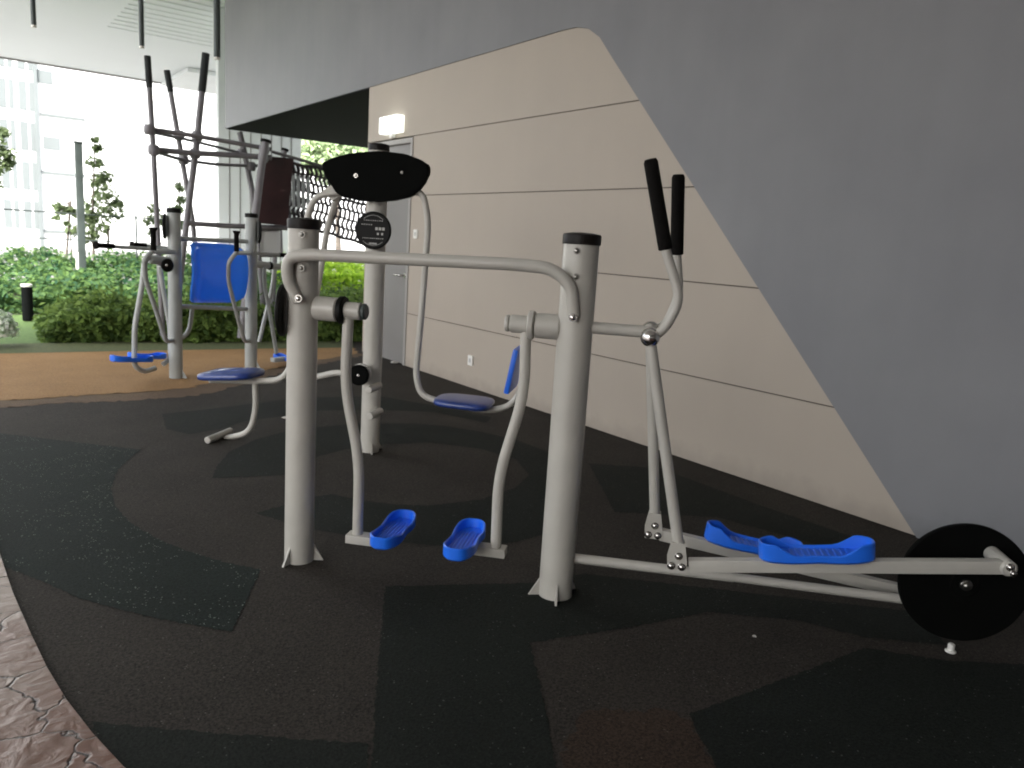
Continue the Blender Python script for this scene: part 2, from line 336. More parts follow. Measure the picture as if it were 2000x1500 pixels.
# ------------------------------------------------------------------ setting: ceiling
CH, CY = 5.1, 23.9
bm = bmesh.new(); abox(bm, 0, WX+1.95, 8, CY, CH, CH+.4); abox(bm, -8.5, WX+1.95, -10.3, 7.999, CH, CH+.4)  # near slab's unseen reach to the left is sized to limit incoming daylight
for i in range(13):                                        # ribs of the slatted strip by the building
    abox(bm, 2.9, 5.6, 14.0+i*.35, 14.04+i*.35, CH-.012, CH-.001)
struct(obj('ceiling', bm, CEIL))
bm = bmesh.new(); abox(bm, 0, WX+1.95, CY+.002, CY+.06, CH-.04, CH+.4); struct(obj('ceiling_trim', bm, DOOR))
bm = bmesh.new(); q0, q1 = at_y(366,114,21.0), at_y(440,152,21.0)
abox(bm, q0.x, q1.x+1.5, 21.0, 23.8, q1.z, CH-.013); struct(obj('ceiling_beam', bm, FARWALL))

# ------------------------------------------------------------------ building with the beige wall
bld = thing('building', (WX,5,0), 'grey building with beige panelled wall, sloping grey cladding and overhanging block above a passage', 'building')
YC, YS, ZS, ZT = 8.2, 13.55, 2.90, CH-.004
bm = bmesh.new()                                           # grey cladding: one face outline with the opening cut out
arc = [(1.77,0),(4.30,2.63),(4.45,2.79),(4.58,2.87),(4.72,2.905),(4.90,2.912),(YC,ZS),(YS,ZS)]
front = [(WX,y,z) for y, z in arc] + [(WX,YS,ZT),(WX,-9.9,ZT),(WX,-9.9,0)]
prism(bm, front, (.30,0,0)); abox(bm, WX+.302, WX+3.2, YC, YS, ZS, ZT)
abox(bm, WX+.302, WX+3.2, -9.9, YC-.3, ZS+.05, ZT)
obj('grey_cladding', bm, GREYWALL, bld)
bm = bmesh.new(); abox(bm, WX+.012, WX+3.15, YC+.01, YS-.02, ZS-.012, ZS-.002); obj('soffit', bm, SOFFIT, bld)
DY0, DY1, DZ = 7.155, 8.06, 2.305                          # door opening
joints = [.55, 1.146, 1.738, 2.318]
bm = bmesh.new()                                           # beige panels, a 12 mm groove at each joint, set 12 mm back
zz = [0] + joints + [2.93]
for a, b in zip(zz, zz[1:]):
    y1 = DY0 if b <= DZ+.02 else YC
    abox(bm, WX+.012, WX+.30, 1.2, y1, a+.004, b-.004, 0)
abox(bm, WX+.012, WX+.30, DY1, YC, 0, joints[3]-.004)
obj('beige_panel_wall', bm, BEIGE, bld)
bm = bmesh.new(); abox(bm, WX+.022, WX+.29, 1.2, DY0, 0.005, 2.9); abox(bm, WX+.301, WX+3.2, YC-.32, YC-.002, 0, ZS+.04); obj('wall_backing', bm, JOINT, bld)
bm = bmesh.new(); abox(bm, WX+.035, WX+.09, DY0+.05, DY1-.03, .005, DZ-.05, .003); dr = obj('door', bm, DOOR, bld)
bm = bmesh.new()
abox(bm, WX+.003, WX+.11, DY0+.002, DY0+.048, .002, DZ); abox(bm, WX+.003, WX+.11, DY1-.028, DY1-.002, .002, DZ); abox(bm, WX+.003, WX+.11, DY0+.05, DY1-.03, DZ-.048, DZ)
obj('door_frame', bm, mat('door_frame_paint', (.30,.288,.27), .5), dr)
hp = at_x(786,538,WX-.0); bm = bmesh.new()
cyl(bm, (WX+.036,hp.y,hp.z), (WX+.020,hp.y,hp.z), .027); tube(bm, [(WX+.03,hp.y,hp.z),(WX-.035,hp.y,hp.z),(WX-.035,hp.y+.125,hp.z)], .010, .02); obj('handle', bm, CHROME, dr)
# signs and sockets on the wall
q = at_x(765,244,WX-.03); 
bm = bmesh.new(); abox(bm, WX-.075, WX+.011, q.y-.20, q.y+.20, q.z-.085, q.z+.085, .012); 
s = obj('exit_sign', bm, LIT); tag(s, 'lit white box sign glowing on the beige wall above the grey door', 'sign')
bm = bmesh.new(); abox(bm, WX-.045, WX-.005, q.y-.05, q.y+.02, q.z-.13, q.z-.087, .004); obj('sign_bracket', bm, SOCK, s)
for (px, py, lb) in ((918,704,'small white socket plate low on the beige wall near the floor'), (811,457,'small white switch plate on the beige wall just beside the grey door')):
    q = at_x(px,py,WX); bm = bmesh.new(); abox(bm, WX-.002, WX+.0118, q.y-.038, q.y+.038, q.z-.045, q.z+.045, .002)
    s = obj('wall_socket', bm, SOCK); tag(s, lb, 'socket', 'white wall plates')
    bm = bmesh.new(); abox(bm, WX-.006, WX-.0022, q.y-.012, q.y+.012, q.z-.018, q.z+.018, .001); obj('switch', bm, mat('switch_grey', (.45,.45,.43), .4), s)
# pale wall beyond the passage
a, b = at_y(427,300,15.0), at_y(588,300,15.0)
bm = bmesh.new(); abox(bm, a.x, b.x, 15.0, 15.15, 0, CH-.004)
fw = obj('panel_wall', bm, FARWALL); tag(fw, 'pale grey panelled wall with thin vertical joints, standing beyond the passage', 'wall')
bm = bmesh.new()
for k in range(1, 8):
    x = a.x + (b.x-a.x)*k/8; abox(bm, x-.008, x+.008, 14.992, 14.999, .1, CH-.1)
obj('joint', bm, DOOR, fw)
# wall added out of view behind the viewer to block fill light
bm = bmesh.new(); abox(bm, -8.2, WX, -4.65, -4.4, 0, CH-.005); tag(obj('light_blocking_wall', bm, DOOR), 'plain grey light-blocking wall added out of view behind the viewer', 'wall')

# hanging lights
PG = 'slim black pendant lights'
for (px, py, rr, lb) in ((66,49,.022,'slim black pendant tube hanging from the white ceiling, nearest the left border'),
                         (277,90,.024,'slim black pendant tube hanging above the black tipped climbing poles'),
                         (424,112,.034,'thickest black pendant tube, hanging against the edge of the grey block')):
    q = at_y(px, py, 9.0); t = thing('pendant_light', (q.x,q.y,CH), lb, 'lamp', PG)
    part('tube_body', DARKPOST, t, cyl, (q.x,q.y,q.z), (q.x,q.y,CH), rr)
    part('end_cap', SOCK, t, cyl, (q.x,q.y,q.z-.022), (q.x,q.y,q.z-.001), rr*1.02)
    part('ceiling_rose', DARKPOST, t, cyl, (q.x,q.y,CH-.02), (q.x,q.y,CH-.001), rr*2)

# ------------------------------------------------------------------ shared gym parts
Z = V(0,0,1)
def make_post(root, base, r, h, capm=BROWNCAP, M=STEEL, fins=(), lean=V(0,0,0)):
    top = base + Z*h + lean
    p = part('post', M, root, cyl, base - Z*.02, top, r, 40)
    bm = bmesh.new(); lathe(bm, top - Z*.030, Z, [(r*1.06,0),(r*1.07,.006),(r*1.07,.030),(r*1.03,.036),(r*.6,.041),(0,.043)], 40); obj('cap', bm, capm, p)
    for ang in fins:
        d = V(math.cos(ang), math.sin(ang), 0); s = d.cross(Z)*.004
        bm = bmesh.new(); prism(bm, [base+d*(r-.004)-s, base+d*(r+.040)-s, base+d*(r-.004)+Z*.075-s], s*2); obj('gusset', bm, M, p)
    return p
def bolt(parent, p, d, r=.011, M=CHROME): 
    bm = bmesh.new(); cyl(bm, p, V(p)+V(d).normalized()*.003, r*1.35, 18, .001); ball(bm, V(p)+V(d).normalized()*.003, d, r, r*.8); return obj('bolt', bm, M, parent)
def pedal(parent, c, d, L=.33, W=.125, hh=.050, M=BLUE, dip=.55, up=Z, fl=.014, cross=False):
    # shoe shaped tray: waisted outline, raised rim that dips at the waist, ribbed tread
    d = V(d).normalized(); s = up.cross(d).normalized(); c = V(c); N = 56; bm = bmesh.new()
    def outl(t, ins):
        x = math.cos(t); y = math.sin(t)
        X = math.copysign(abs(x)**.72, x)*(L/2-ins)
        w_ = (W/2)*(1-.13*math.cos(math.pi*X/(L*.5))**2 if abs(X) < L*.25 else 1)
        w_ = (W/2)*(1-.16*math.exp(-(X/(L*.17))**2))
        Y = math.copysign(abs(y)**.72, y)*(w_-ins); return X, Y
    def rim(X): k = min(1, abs(X)/(L/2)); return hh*(1-dip) + hh*dip*max(0, min(1, (k-.38)/.34))**1.3
    rings = []
    for ins, mode in ((.008,0),(.0,1),(.0,2),(.004,3),(.009,4),(.012,5)):
        rg = []
        for k in range(N):
            X, Y = outl(2*math.pi*k/N, ins); h = {0:0, 1:.008, 2:rim(X)-.004, 3:rim(X), 4:rim(X)-.003, 5:fl}[mode]
            rg.append(bm.verts.new(c + d*X + s*Y + up*h))
        rings.append(rg)
    for a, b in zip(rings, rings[1:]):
        for k in range(N): bm.faces.new((a[k], a[(k+1) % N], b[(k+1) % N], b[k]))
    bm.faces.new(rings[0][::-1]); bm.faces.new(rings[-1])
    if cross:
        for k in range(-5, 6): box(bm, c + d*(k*L*.055) + up*(fl+.0015), d, s, up, .0032, W*.27, .0035, .001)
    else:
      for k in range(-3, 4):
        box(bm, c + s*(k*W*.105) + up*(fl+.0015), d, s, up, L*.33 - abs(k)*.006, .0028, .003, .001)
    return obj('pedal', bm, M, parent)
def info_disc(parent, c, nrm, r=.105):
    nrm = V(nrm).normalized(); u = V(nrm.y, -nrm.x, 0).normalized()*-1; v = nrm.cross(u)
    if v.z < 0: v = -v
    u = v.cross(nrm).normalized()
    bm = bmesh.new(); lathe(bm, c - nrm*.012, nrm, [(r*.9,0),(r,.004),(r,.014),(r*.94,.018),(r*.92,.0155),(0,.0155)], 48); D = obj('information_disc', bm, BLACK, parent)
    bm = None; o = c + nrm*.0045
    def bar(x, y, w, h): box(bm, o + u*x*r + v*y*r, u, v, nrm, w*r, h*r, .0006)
    def line(items):
        nonlocal bm
        bm = bmesh.new()
        for it in items: bar(*it)
        obj('printed_text', bm, WHITE, D)
    line([(.20+k*.19, .10, .07, .075) for k in range(3)])
    line([(.28+k*.24, -.17, .05, .06) for k in range(2)])
    for y,w0,n in ((.52,.5,9),(-.42,.55,11)): line([(-w0+2*w0*k/(n-1), y, .032 if k%3 else .02, .022) for k in range(n)])
    line([(-.62+k*.13, .30, .032, .022) for k in range(5)])
    line([(-.18+k*.075, -.70, .028, .05 if k%2 else .035) for k in range(6)])
    for y in (.62, -.50):
        bm = bmesh.new(); pts = [o + u*math.sin(t)*r*.80 + v*(math.cos(t)*r*.80 if y > 0 else -math.cos(t)*r*.80) for t in np.linspace(-.75,.75,14)]
        tube(bm, pts, .0012, 0, 6); obj('printed_line', bm, WHITE, D)
    return D

# ------------------------------------------------------------------ main station: air walker joined to an elliptical trainer
P1, P2 = V(1.108,2.887,0), V(1.836,2.134,0)
E = (P2-P1).normalized(); NC = V(E.y, -E.x, 0)              # along the station; towards the viewer
def S(px, py, off=0.0): return on_plane(px, py, P1+NC*off, NC)
def SE(s, z, off=0.0): return P1 + E*s + Z*z + NC*off
st = thing('exercise_station', (P1+P2)/2, 'large grey two-post air walker joined by a handrail to a cross trainer with black flywheel', 'exercise machine')
ang = math.atan2(NC.y, NC.x)
pa = make_post(st, P1, .0575, 1.345, fins=(ang-.25, ang+1.8, ang+3.6))
pb = make_post(st, P2, .0640, 1.350, fins=(ang+.15, ang-1.25, ang+2.4))
for post, base, r, L in ((pa,P1,.0575,((590,458),(589,524))), (pb,P2,.064,((1127,490),(1125,541)))):
    for q in L: bolt(post, S(*q, r-.001), NC, .0095, BOLTD)
RO = .075
hr = part('handrail', STEEL, st, tube, [S(584,588,.055), S(560,543,RO), S(563,502,RO), S(600,497,RO), S(1000,516,RO), S(1078,524,RO), S(1116,556,RO), S(1121,618,.062)], .0225, .045, 20)
bolt(hr, S(583,583,.078), NC, .011); bolt(hr, S(1119,620,.084), NC, .011)
# axles and swinging legs
ax = SE(.0,1.018)
def axle(parent, s0, sgn):
    z = 1.022
    b = part('axle_housing', STEEL, parent, cyl, SE(s0+sgn*.05,z), SE(s0+sgn*.148,z), .046, 32, .008)
    part('collar', BLACK if sgn > 0 else STEEL, b, cyl, SE(s0+sgn*.149,z), SE(s0+sgn*.172,z), .053, 32, .004)
    return b
axle(st, 0, 1); axle(st, 1.048, -1)
def swing(s0, sgn, ptsz, ped_px, ped_c, ped_s):
    z = 1.022
    g = part('swing_leg', STEEL, st, tube, ptsz, .0205, .10, 18)
    part('hub', STEEL, g, cyl, SE(s0+sgn*.173,z), SE(s0+sgn*.238,z), .033, 28, .004)
    part('hub_cap', STEEL if sgn < 0 else DARKPOST, g, cyl, SE(s0+sgn*.2385,z), SE(s0+sgn*.258,z), .031, 28, .006)
    f = ptsz[-1]; bm = bmesh.new()
    box(bm, f + E*sgn*.030 - Z*.012, E, NC, Z, .070, .030, .017, .004); obj('foot_plate', bm, STEEL, g)
    return g
gl = swing(0, 1, [SE(.185,1.0), SE(.178,.73), SE(.245,.44), SE(.246,.135)], 0, 0, 0)
gr = swing(1.048, -1, [SE(.868,1.0), SE(.878,.765), SE(.800,.44), SE(.806,.155)], 0, 0, 0)
c1, c2 = ground_at(735,1062,.145), ground_at(785,1008,.145)
pedal(gl, SE(.385,.142,-.03), -NC, .34, .13, .050, dip=.25)
pedal(gr, SE(.690,.162,.03), -NC, .34, .13, .050, dip=.25)
info_disc(st, P1 + V(-.80,.60,0)*.078 + Z*1.005, V(-.83,.56,0), .100)
# cross trainer arm, levers, bars, flywheel
part('pivot_arm', STEEL, st, tube, [SE(1.10,1.030), SE(1.33,1.030)], .0215, 0, 20)
part('pivot_axle', STEEL, st, cyl, SE(1.315,1.028,-.16), SE(1.315,1.028,.16), .026, 24)
def lever(off, top, mid, bend, bot, sgn):
    pts = [bot, SE(1.315,1.020,off)]
    g = part('lever', STEEL, st, tube, pts, .0195, 0, 18)
    h = part('handle_bar', STEEL, g, tube, [SE(1.320,1.022,off), bend[0], bend[1], mid, mid+(top-mid)*.1], .0165, .09, 18)
    bm = bmesh.new(); lathe(bm, mid, top-mid, [(.018,0),(.0235,.003),(.0235,(top-mid).length-.012),(.019,(top-mid).length-.002),(0,(top-mid).length)], 24); obj('grip', bm, FOAM, h)
    bm = bmesh.new(); lathe(bm, SE(1.315,1.026,off+.010), NC, [(.031,-.035),(.033,0),(.030,.012),(.022,.024),(.010,.030),(0,.031)], 28); obj('pivot_knob', bm, CHROME, g)
    bm = bmesh.new(); b0 = bot - Z*.055
    sl = [bot+E*-.022+Z*.01, bot+E*.022+Z*.01, b0+E*.034-Z*.0, b0+E*.034-Z*.035, b0-E*.030-Z*.035, b0-E*.034]
    prism(bm, [p+NC*.014 for p in sl], NC*.008); prism(bm, [p-NC*.022 for p in sl], NC*.008)
    br = obj('bracket', bm, STEEL, g)
    for q in (b0+Z*.018+E*.004, b0-E*.018-Z*.020, b0+E*.018-Z*.020): bolt(br, q+NC*.0221, NC, .0105)
    return g
OF = .13
fb, bb = S(1325,1062,OF), S(1279,1005,-OF)
lever(OF, S(1270,310,OF), S(1300,488,OF), (S(1300,640,OF), S(1330,585,OF)), fb, 1)
lever(-OF, S(1325,340,-OF), S(1322,498,-OF), (S(1300,635,-OF), S(1327,580,-OF)), bb, -1)
def foot_bar(a, b, off, ps, pl):
    d = (b-a).normalized(); up = NC.cross(d); up = up if up.z > 0 else -up
    bm = bmesh.new(); box(bm, (a+b)/2, d, NC, up, (b-a).length/2, .0175, .022, .004); f = obj('foot_bar', bm, STEEL, st)
    pedal(f, a + d*ps + up*.024, d, pl, .128, .066, dip=.54, up=up, fl=.020, cross=True); return f
fa, fe = S(1345,1103,OF), S(1965,1106,OF)
ba, be = S(1290,1043,-OF), SE(2.39,.128,-OF)
foot_bar(fa, fe, OF, .425, .375)
foot_bar(ba, be, -OF, .34, .36)
DC = SE(2.463,.246); DR = .213
bm = bmesh.new(); lathe(bm, DC - NC*.011, NC, [(DR-.004,0),(DR,.004),(DR,.018),(DR-.004,.022),(.05,.022),(.045,.026),(0,.026)], 72); fl = obj('flywheel', bm, MATTE, st)
bm = bmesh.new(); cyl(bm, DC+NC*.015, DC+NC*.030, .020); ball(bm, DC+NC*.030, NC, .014, .010); obj('hub', bm, BOLTD, fl)
cp0, cp1 = S(1948,1088,.012), S(1975,1108,OF+.03)
for sg, e0 in ((1, fe), (-1, be)):
    a = V(e0); a = a - NC*(a-P1).dot(NC)
    bm = bmesh.new(); cyl(bm, a+NC*sg*.012, a+NC*sg*(OF+.028), .026, 28, .006); cpn = obj('crank_pin', bm, STEEL, fl)
    bolt(cpn, a+NC*sg*(OF+.028)+Z*.008, NC*sg, .010); bolt(cpn, a+NC*sg*(OF+.028)-Z*.012+E*.012, NC*sg, .008)
bt = part('base_tube', STEEL, st, tube, [SE(1.08,.148,-.012), SE(1.70,.146,-.03)], .0185, 0, 20)
part('base_sleeve', STEEL, st, tube, [SE(1.70,.146,-.03), SE(2.36,.143,-.035)], .0165, 0, 20)
bm = bmesh.new(); cyl(bm, SE(2.463,.246,-.06), SE(2.463,.246,-.012), .03); box(bm, SE(2.463,.14,-.05), E, NC, Z, .03, .012, .12, .003); obj('flywheel_stand', bm, STEEL, st)
q = ground_at(1858,1262,.02); bm = bmesh.new(); cyl(bm, (q.x,q.y,0), (q.x,q.y,.030), .011, 16); cyl(bm, (q.x,q.y,-.003), (q.x,q.y,.006), .018, 16); obj('anchor_bolt', bm, SOCK, st)

# ------------------------------------------------------------------ seated leg press with hanging seats
P3 = V(2.085,4.279,0)
def S3(px, py, off=0.0): return on_plane(px, py, P3+NC*off, NC)
lp = thing('leg_press', P3, 'grey single-post swing-seat leg press under a wide black lens shaped top board', 'exercise machine')
pc = make_post(lp, P3, .0575, 1.825, fins=(ang+.5, ang-1.4, ang+2.6))
A1 = .07
bpx = [(628,318),(648,308),(680,300),(716,296),(750,295),(790,300),(818,310),(836,322),(837,338),(828,356),(815,374),(800,384),(770,391),(735,394),(700,392),(668,385),(655,376),(640,352),(630,334)]
bm = bmesh.new(); prism(bm, [S3(*q,.115) for q in bpx], -NC*.05); bmesh.ops.bevel(bm, geom=[e for e in bm.edges], offset=.006, segments=2, affect='EDGES')
bd = obj('top_board', bm, MATTE, lp)
bolt(bd, S3(695,343,.115), NC, .009); bolt(bd, S3(785,337,.115), NC, .006, BOLTD)
def rail(name, L, off=A1, r=.019, bend=.10, M=STEEL, par=lp): return part(name, M, par, tube, [S3(x,y,off) for x,y in L], r, bend, 18)
rs = rail('swing_arm', [(790,368),(826,376),(837,430),(826,580),(812,735),(822,772),(862,786),(955,803),(1000,793),(1022,752)])
ls = rail('swing_arm', [(672,374),(615,382),(598,430),(586,560),(572,708),(552,742),(500,745),(410,742)], .07)
rail('brace_arm', [(662,372),(640,440),(622,555),(606,640),(585,735)], -.02, .018)
bm = bmesh.new(); prism(bm, [S3(*q,.055) for q in ((630,372),(662,352),(672,378),(648,392))], -NC*.05); obj('board_bracket', bm, STEEL, lp)
def seat(parent, c, d, L, W, T, M=NAVY):
    d = V(d).normalized(); s = Z.cross(d).normalized(); N = 40; bm = bmesh.new(); rings = []
    for sc, h in ((.88,0),(.97,.004),(1,.012),(1,T-.010),(.96,T-.002),(.84,T+.004),(.5,T+.009),(.2,T+.010)):
        rg = []
        for k in range(N):
            t = 2*math.pi*k/N; x, y = math.cos(t), math.sin(t)
            X = math.copysign(abs(x)**.5, x)*L/2*sc; Y = math.copysign(abs(y)**.5, y)*W/2*sc*(1+.10*x)
            rg.append(bm.verts.new(V(c) + d*X + s*Y + Z*h))
        rings.append(rg)
    for a, b in zip(rings, rings[1:]):
        for k in range(N): bm.faces.new((a[k], a[(k+1) % N], b[(k+1) % N], b[k]))
    bm.faces.new(rings[0][::-1]); bm.faces.new(rings[-1]); return obj('seat', bm, M, parent, 60)
a, b = S3(862,790,A1), S3(950,800,A1); seat(rs, (a+b)/2+Z*.012, (b-a), .34, .30, .036)
a, b = S3(400,742,A1), S3(508,742,A1); seat(ls, (a+b)/2+Z*.016, (a-b), .36, .30, .040)
a, b = S3(1006,752,A1), S3(1020,690,A1)                     # backrest of the right seat
bm = bmesh.new(); d = (b-a).normalized(); nn = NC.cross(d).normalized(); box(bm, (a+b)/2+nn*.02, NC, d, nn, .15, .13, .016, .014); obj('backrest', bm, BLUE, rs)
a, b = S3(1028,640,A1), S3(560,650,.0)
fr = rail('foot_rest_tube', [(498,748),(500,800),(488,846),(440,856)], A1, .018, .10, par=ls)
q = S3(434,848,A1); bm = bmesh.new(); cyl(bm, q+NC*.17, q-NC*.10, .021, 24, .004); obj('foot_bar', bm, STEEL, fr)
for (px, py) in ((720,762),(722,814)):                      # pegs through the post for the feet
    q = S3(px,py,.19); pg = part('foot_peg', STEEL, pc, cyl, q, q-NC*.185, .021, 24, .004)
q = S3(700,733,.16); bm = bmesh.new(); lathe(bm, q-NC*.02, NC, [(.055,0),(.062,.006),(.062,.018),(.056,.023),(0,.024)], 40); sp = obj('rubber_stop', bm, MATTE, lp)
bolt(sp, q+NC*.004, NC, .006)
bm = bmesh.new(); lathe(bm, q-NC*.055, NC, [(.060,0),(.064,.005),(.064,.030),(.05,.034)], 36); cyl(bm, q-NC*.05, S3(722,735,0), .02); tube(bm, [q-NC*.06, S3(655,728,.06), S3(610,738,.02)], .019, .03); obj('stop_arm', bm, STEEL, lp)
info_disc(lp, S3(729,450,.075), NC, .108)

# ------------------------------------------------------------------ rear station: dip frame with blue back pad and side air walkers
Q1, Q2 = V(1.587,7.065,0), V(2.328,7.372,0); E2 = (Q2-Q1).normalized(); N2 = V(E2.y, -E2.x, 0)
def T(px, py, off=0.0): return on_plane(px, py, Q1+N2*off, N2)
rd = thing('dip_station', (Q1+Q2)/2, 'grey two-post dip and leg-raise station with tall blue back pad and hanging foot pedals', 'exercise machine')
ra = make_post(rd, Q1, .055, 1.43, BLACK, STEEL_B, fins=(-.6,1.2)); rb = make_post(rd, Q2, .055, 1.44, BLACK, STEEL_B, fins=(-.6,))
part('top_bar', STEEL_B, rd, tube, [T(345,466,0), T(488,472,0)], .020, 0)
part('lower_bar', STEEL_B, rd, tube, [T(345,598,0), T(488,604,0)], .020, 0)
bm = bmesh.new()                                           # moulded pad: curved across, rolled at top and bottom
nu, nv = 18, 16; gp = []
cs = [T(360,472), T(468,478), T(466,592), T(360,592)]
for j in range(nv+1):
    row = []
    for i in range(nu+1):
        u, v = i/nu, j/nv; p = (cs[0]*(1-u)+cs[1]*u)*(1-v) + (cs[3]*(1-u)+cs[2]*u)*v
        ev = max(0, abs(v-.5)*2-.80)/.20; a_, b_ = u*2-1, v*2-1           # rounded corners
        uu = .5+.5*a_*(1-.13*b_**8); vv = .5+.5*b_*(1-.10*a_**8); p = (cs[0]*(1-uu)+cs[1]*uu)*(1-vv) + (cs[3]*(1-uu)+cs[2]*uu)*vv
        w_ = max(0, abs(u-.5)*2-.50)/.50                                  # side wings stand forward
        dep = .030 + .075*(w_*w_*(3-2*w_)) + .022*math.sin((v-.12)*math.pi*1.5) - .045*ev**2
        row.append(p + N2*dep)
    gp.append(row)
fr_ = [[bm.verts.new(p) for p in r] for r in gp]; bk = [[bm.verts.new(p-N2*.025) for p in r] for r in gp]
for j in range(nv):
    for i in range(nu):
        bm.faces.new((fr_[j][i],fr_[j][i+1],fr_[j+1][i+1],fr_[j+1][i])); bm.faces.new((bk[j][i],bk[j+1][i],bk[j+1][i+1],bk[j][i+1]))
for j in range(nv): bm.faces.new((fr_[j][0],fr_[j+1][0],bk[j+1][0],bk[j][0])); bm.faces.new((fr_[j][nu],bk[j][nu],bk[j+1][nu],fr_[j+1][nu]))
for i in range(nu): bm.faces.new((fr_[0][i],bk[0][i],bk[0][i+1],fr_[0][i+1])); bm.faces.new((fr_[nv][i],fr_[nv][i+1],bk[nv][i+1],bk[nv][i]))
obj('back_pad', bm, PAD, rd, 60)
def grip(parent, a, b, r=.021):
    a, b = V(a), V(b); L = (b-a).length; bm = bmesh.new(); lathe(bm, a, b-a, [(r,0),(r,L-.03),(r*1.5,L-.012),(r*1.5,L-.002),(r*.5,L)], 20); return obj('grip', bm, FOAM, parent)
for (p0, p1, br) in (((340,492),(300,492),[(296,492),(282,505),(284,545),(306,610),(324,668),(342,664)]), ((488,494),(462,494),[(461,494),(446,512),(446,550),(464,620),(478,668),(490,664)])):
    am = part('arm_rest', STEEL_B, rd, tube, [T(*p0,0), T(*p0,.10), T(*p1,.30)], .019, .06)
    grip(am, T(*p1,.30)+Z*.012, T(*p1,.30)+Z*.19)
    part('arm_brace', STEEL_B, am, tube, [T(x,y,.30-.30*max(0,(i-1))/4) for i,(x,y) in enumerate(br)], .018, .06)
part('lower_hook', STEEL_B, rd, tube, [T(376,600,-.02), T(371,640,-.05), T(362,657,-.05), T(346,663,-.03)], .019, .05)
lg = part('side_handle', STEEL_B, rd, tube, [T(345,490,.0), T(210,481,.05)], .015, 0); grip(lg, T(222,481,.045), T(186,479,.06), .02)
lg = part('side_handle', STEEL_B, rd, tube, [T(345,486,-.1), T(270,479,-.1)], .015, 0); grip(lg, T(285,480,-.1), T(256,478,-.1), .019)
lg = part('side_handle', STEEL_B, rd, tube, [T(490,494,.0), T(548,498,.0)], .015, 0); grip(lg, T(545,498,0), T(575,500,0), .02)
part('axle_housing', STEEL_B, rd, cyl, T(340,512,0), T(292,506,0), .036, 28)
bm = bmesh.new(); lathe(bm, T(325,518,.07), N2, [(.05,0),(.055,.006),(.055,.02),(.045,.028),(0,.03)], 32); kn = obj('rubber_stop', bm, BLACK, rd); bolt(kn, T(325,518,.10), N2, .009)
g1 = part('swing_leg', STEEL_B, rd, tube, [T(308,503,-.02), T(283,503,.02), T(277,560,.02), T(263,640,.02), T(262,715,.02), T(282,727,.0), T(303,719,-.02)], .021, .07)
g2 = part('swing_leg', STEEL_B, rd, tube, [T(312,520,-.12), T(318,560,-.12), T(332,640,-.12), T(333,700,-.12), T(318,712,-.12)], .020, .07)
ph = T(258,706,.03); d = (T(300,706,.03)-T(216,706,.03)).normalized(); pedal(g1, ph-Z*.0, d, .36, .13, .05, dip=.3)
ph = T(288,700,-.14); pedal(g2, ph, d, .34, .13, .05, dip=.3)
for off, L, pd in ((.02, [(516,515),(517,560),(526,605),(540,690)], (556,706)), (-.14, [(536,520),(532,560),(520,610),(506,668)], None)):
    g = part('swing_leg', STEEL_B, rd, tube, [T(x,y,off) for x,y in L], .019, .08)
    if pd:
        bm = bmesh.new(); box(bm, T(544,702,off), E2, N2, Z, .075, .03, .02, .004); obj('foot_plate', bm, STEEL_B, g); pedal(g, T(*pd,off)+E2*.03+Z*.01, N2, .34, .13, .05, dip=.3)
ah = part('axle_housing', STEEL_B, rd, cyl, T(490,514,0), T(524,519,0), .034, 28); part('collar', BLACK, ah, cyl, T(524.5,519,0), T(529,519.5,0), .038, 28); part('hub', STEEL_B, ah, cyl, T(529.5,519.5,0), T(545,521,0), .03, 28)
info_disc(rd, Q1 + V(-.95,.22,0)*.075 + Z*1.285, V(-.95,.34,0), .105)
info_disc(rd, Q2 + V(.95,-.15,0)*.075 + Z*1.285, V(.95,-.17,0), .105)

# ------------------------------------------------------------------ rope climbing frame
def CF(px, py, y=9.1): return at_y(px, py, y)
cf = thing('climbing_frame', V(CF(400,655).x, 9.3, 0), 'dark rope climbing frame with black tipped leaning poles, maroon board and rope net', 'climbing frame')
def pole(L, y, r=.035, M=POLE, tip=None, capb=False):
    pts = [CF(x, yy, y) for x, yy in L]; p = part('pole', M, cf, tube, pts, r, .0, 14)
    if tip:
        d = (pts[1]-pts[0]).normalized(); part('foam_tip', DARKFOAM, p, cyl, pts[0]-d*.005, pts[0]+d*tip, r*1.18, 18)
    if capb:
        d = (pts[0]-pts[1]).normalized(); part('pole_cap', BLACK, p, cyl, pts[0], pts[0]+d*.03, r*1.5, 18)
    return p
pole([(288,110),(300,300),(318,655)], 9.0, .027, tip=.30)
pole([(326,138),(352,290),(376,430),(398,655)], 9.6, .028, tip=.22)
pole([(402,105),(384,280),(360,470),(340,650)], 9.2, .034, tip=.40)
pole([(519,278),(510,330),(496,445),(470,660)], 8.9, .040, capb=True)
pole([(468,258),(478,300),(492,370),(500,440),(520,660)], 9.7, .033)
pole([(556,295),(548,330),(540,420),(530,660)], 9.7, .030, capb=True)
def cbar(L, y, r=.022):
    if not isinstance(y, (tuple, list)): y = [y]*len(L)
    part('crossbar', POLE, cf, tube, [CF(a,b,c) for (a,b),c in zip(L,y)], r, 0, 12)
cbar([(291,252),(385,266),(470,281),(530,292)], 9.05, .024)
cbar([(296,258),(380,276),(475,300)], (9.0,9.4,9.7), .016)
cbar([(298,292),(375,299),(460,303),(530,308)], 9.1, .030)
cbar([(300,296),(358,313),(420,321),(490,324),(535,323)], (9.0,9.5,9.6,9.7,9.7), .018)
cbar([(366,436),(440,441),(560,445)], 9.2, .028)
cbar([(530,296),(580,310),(640,328)], 9.3, .018)
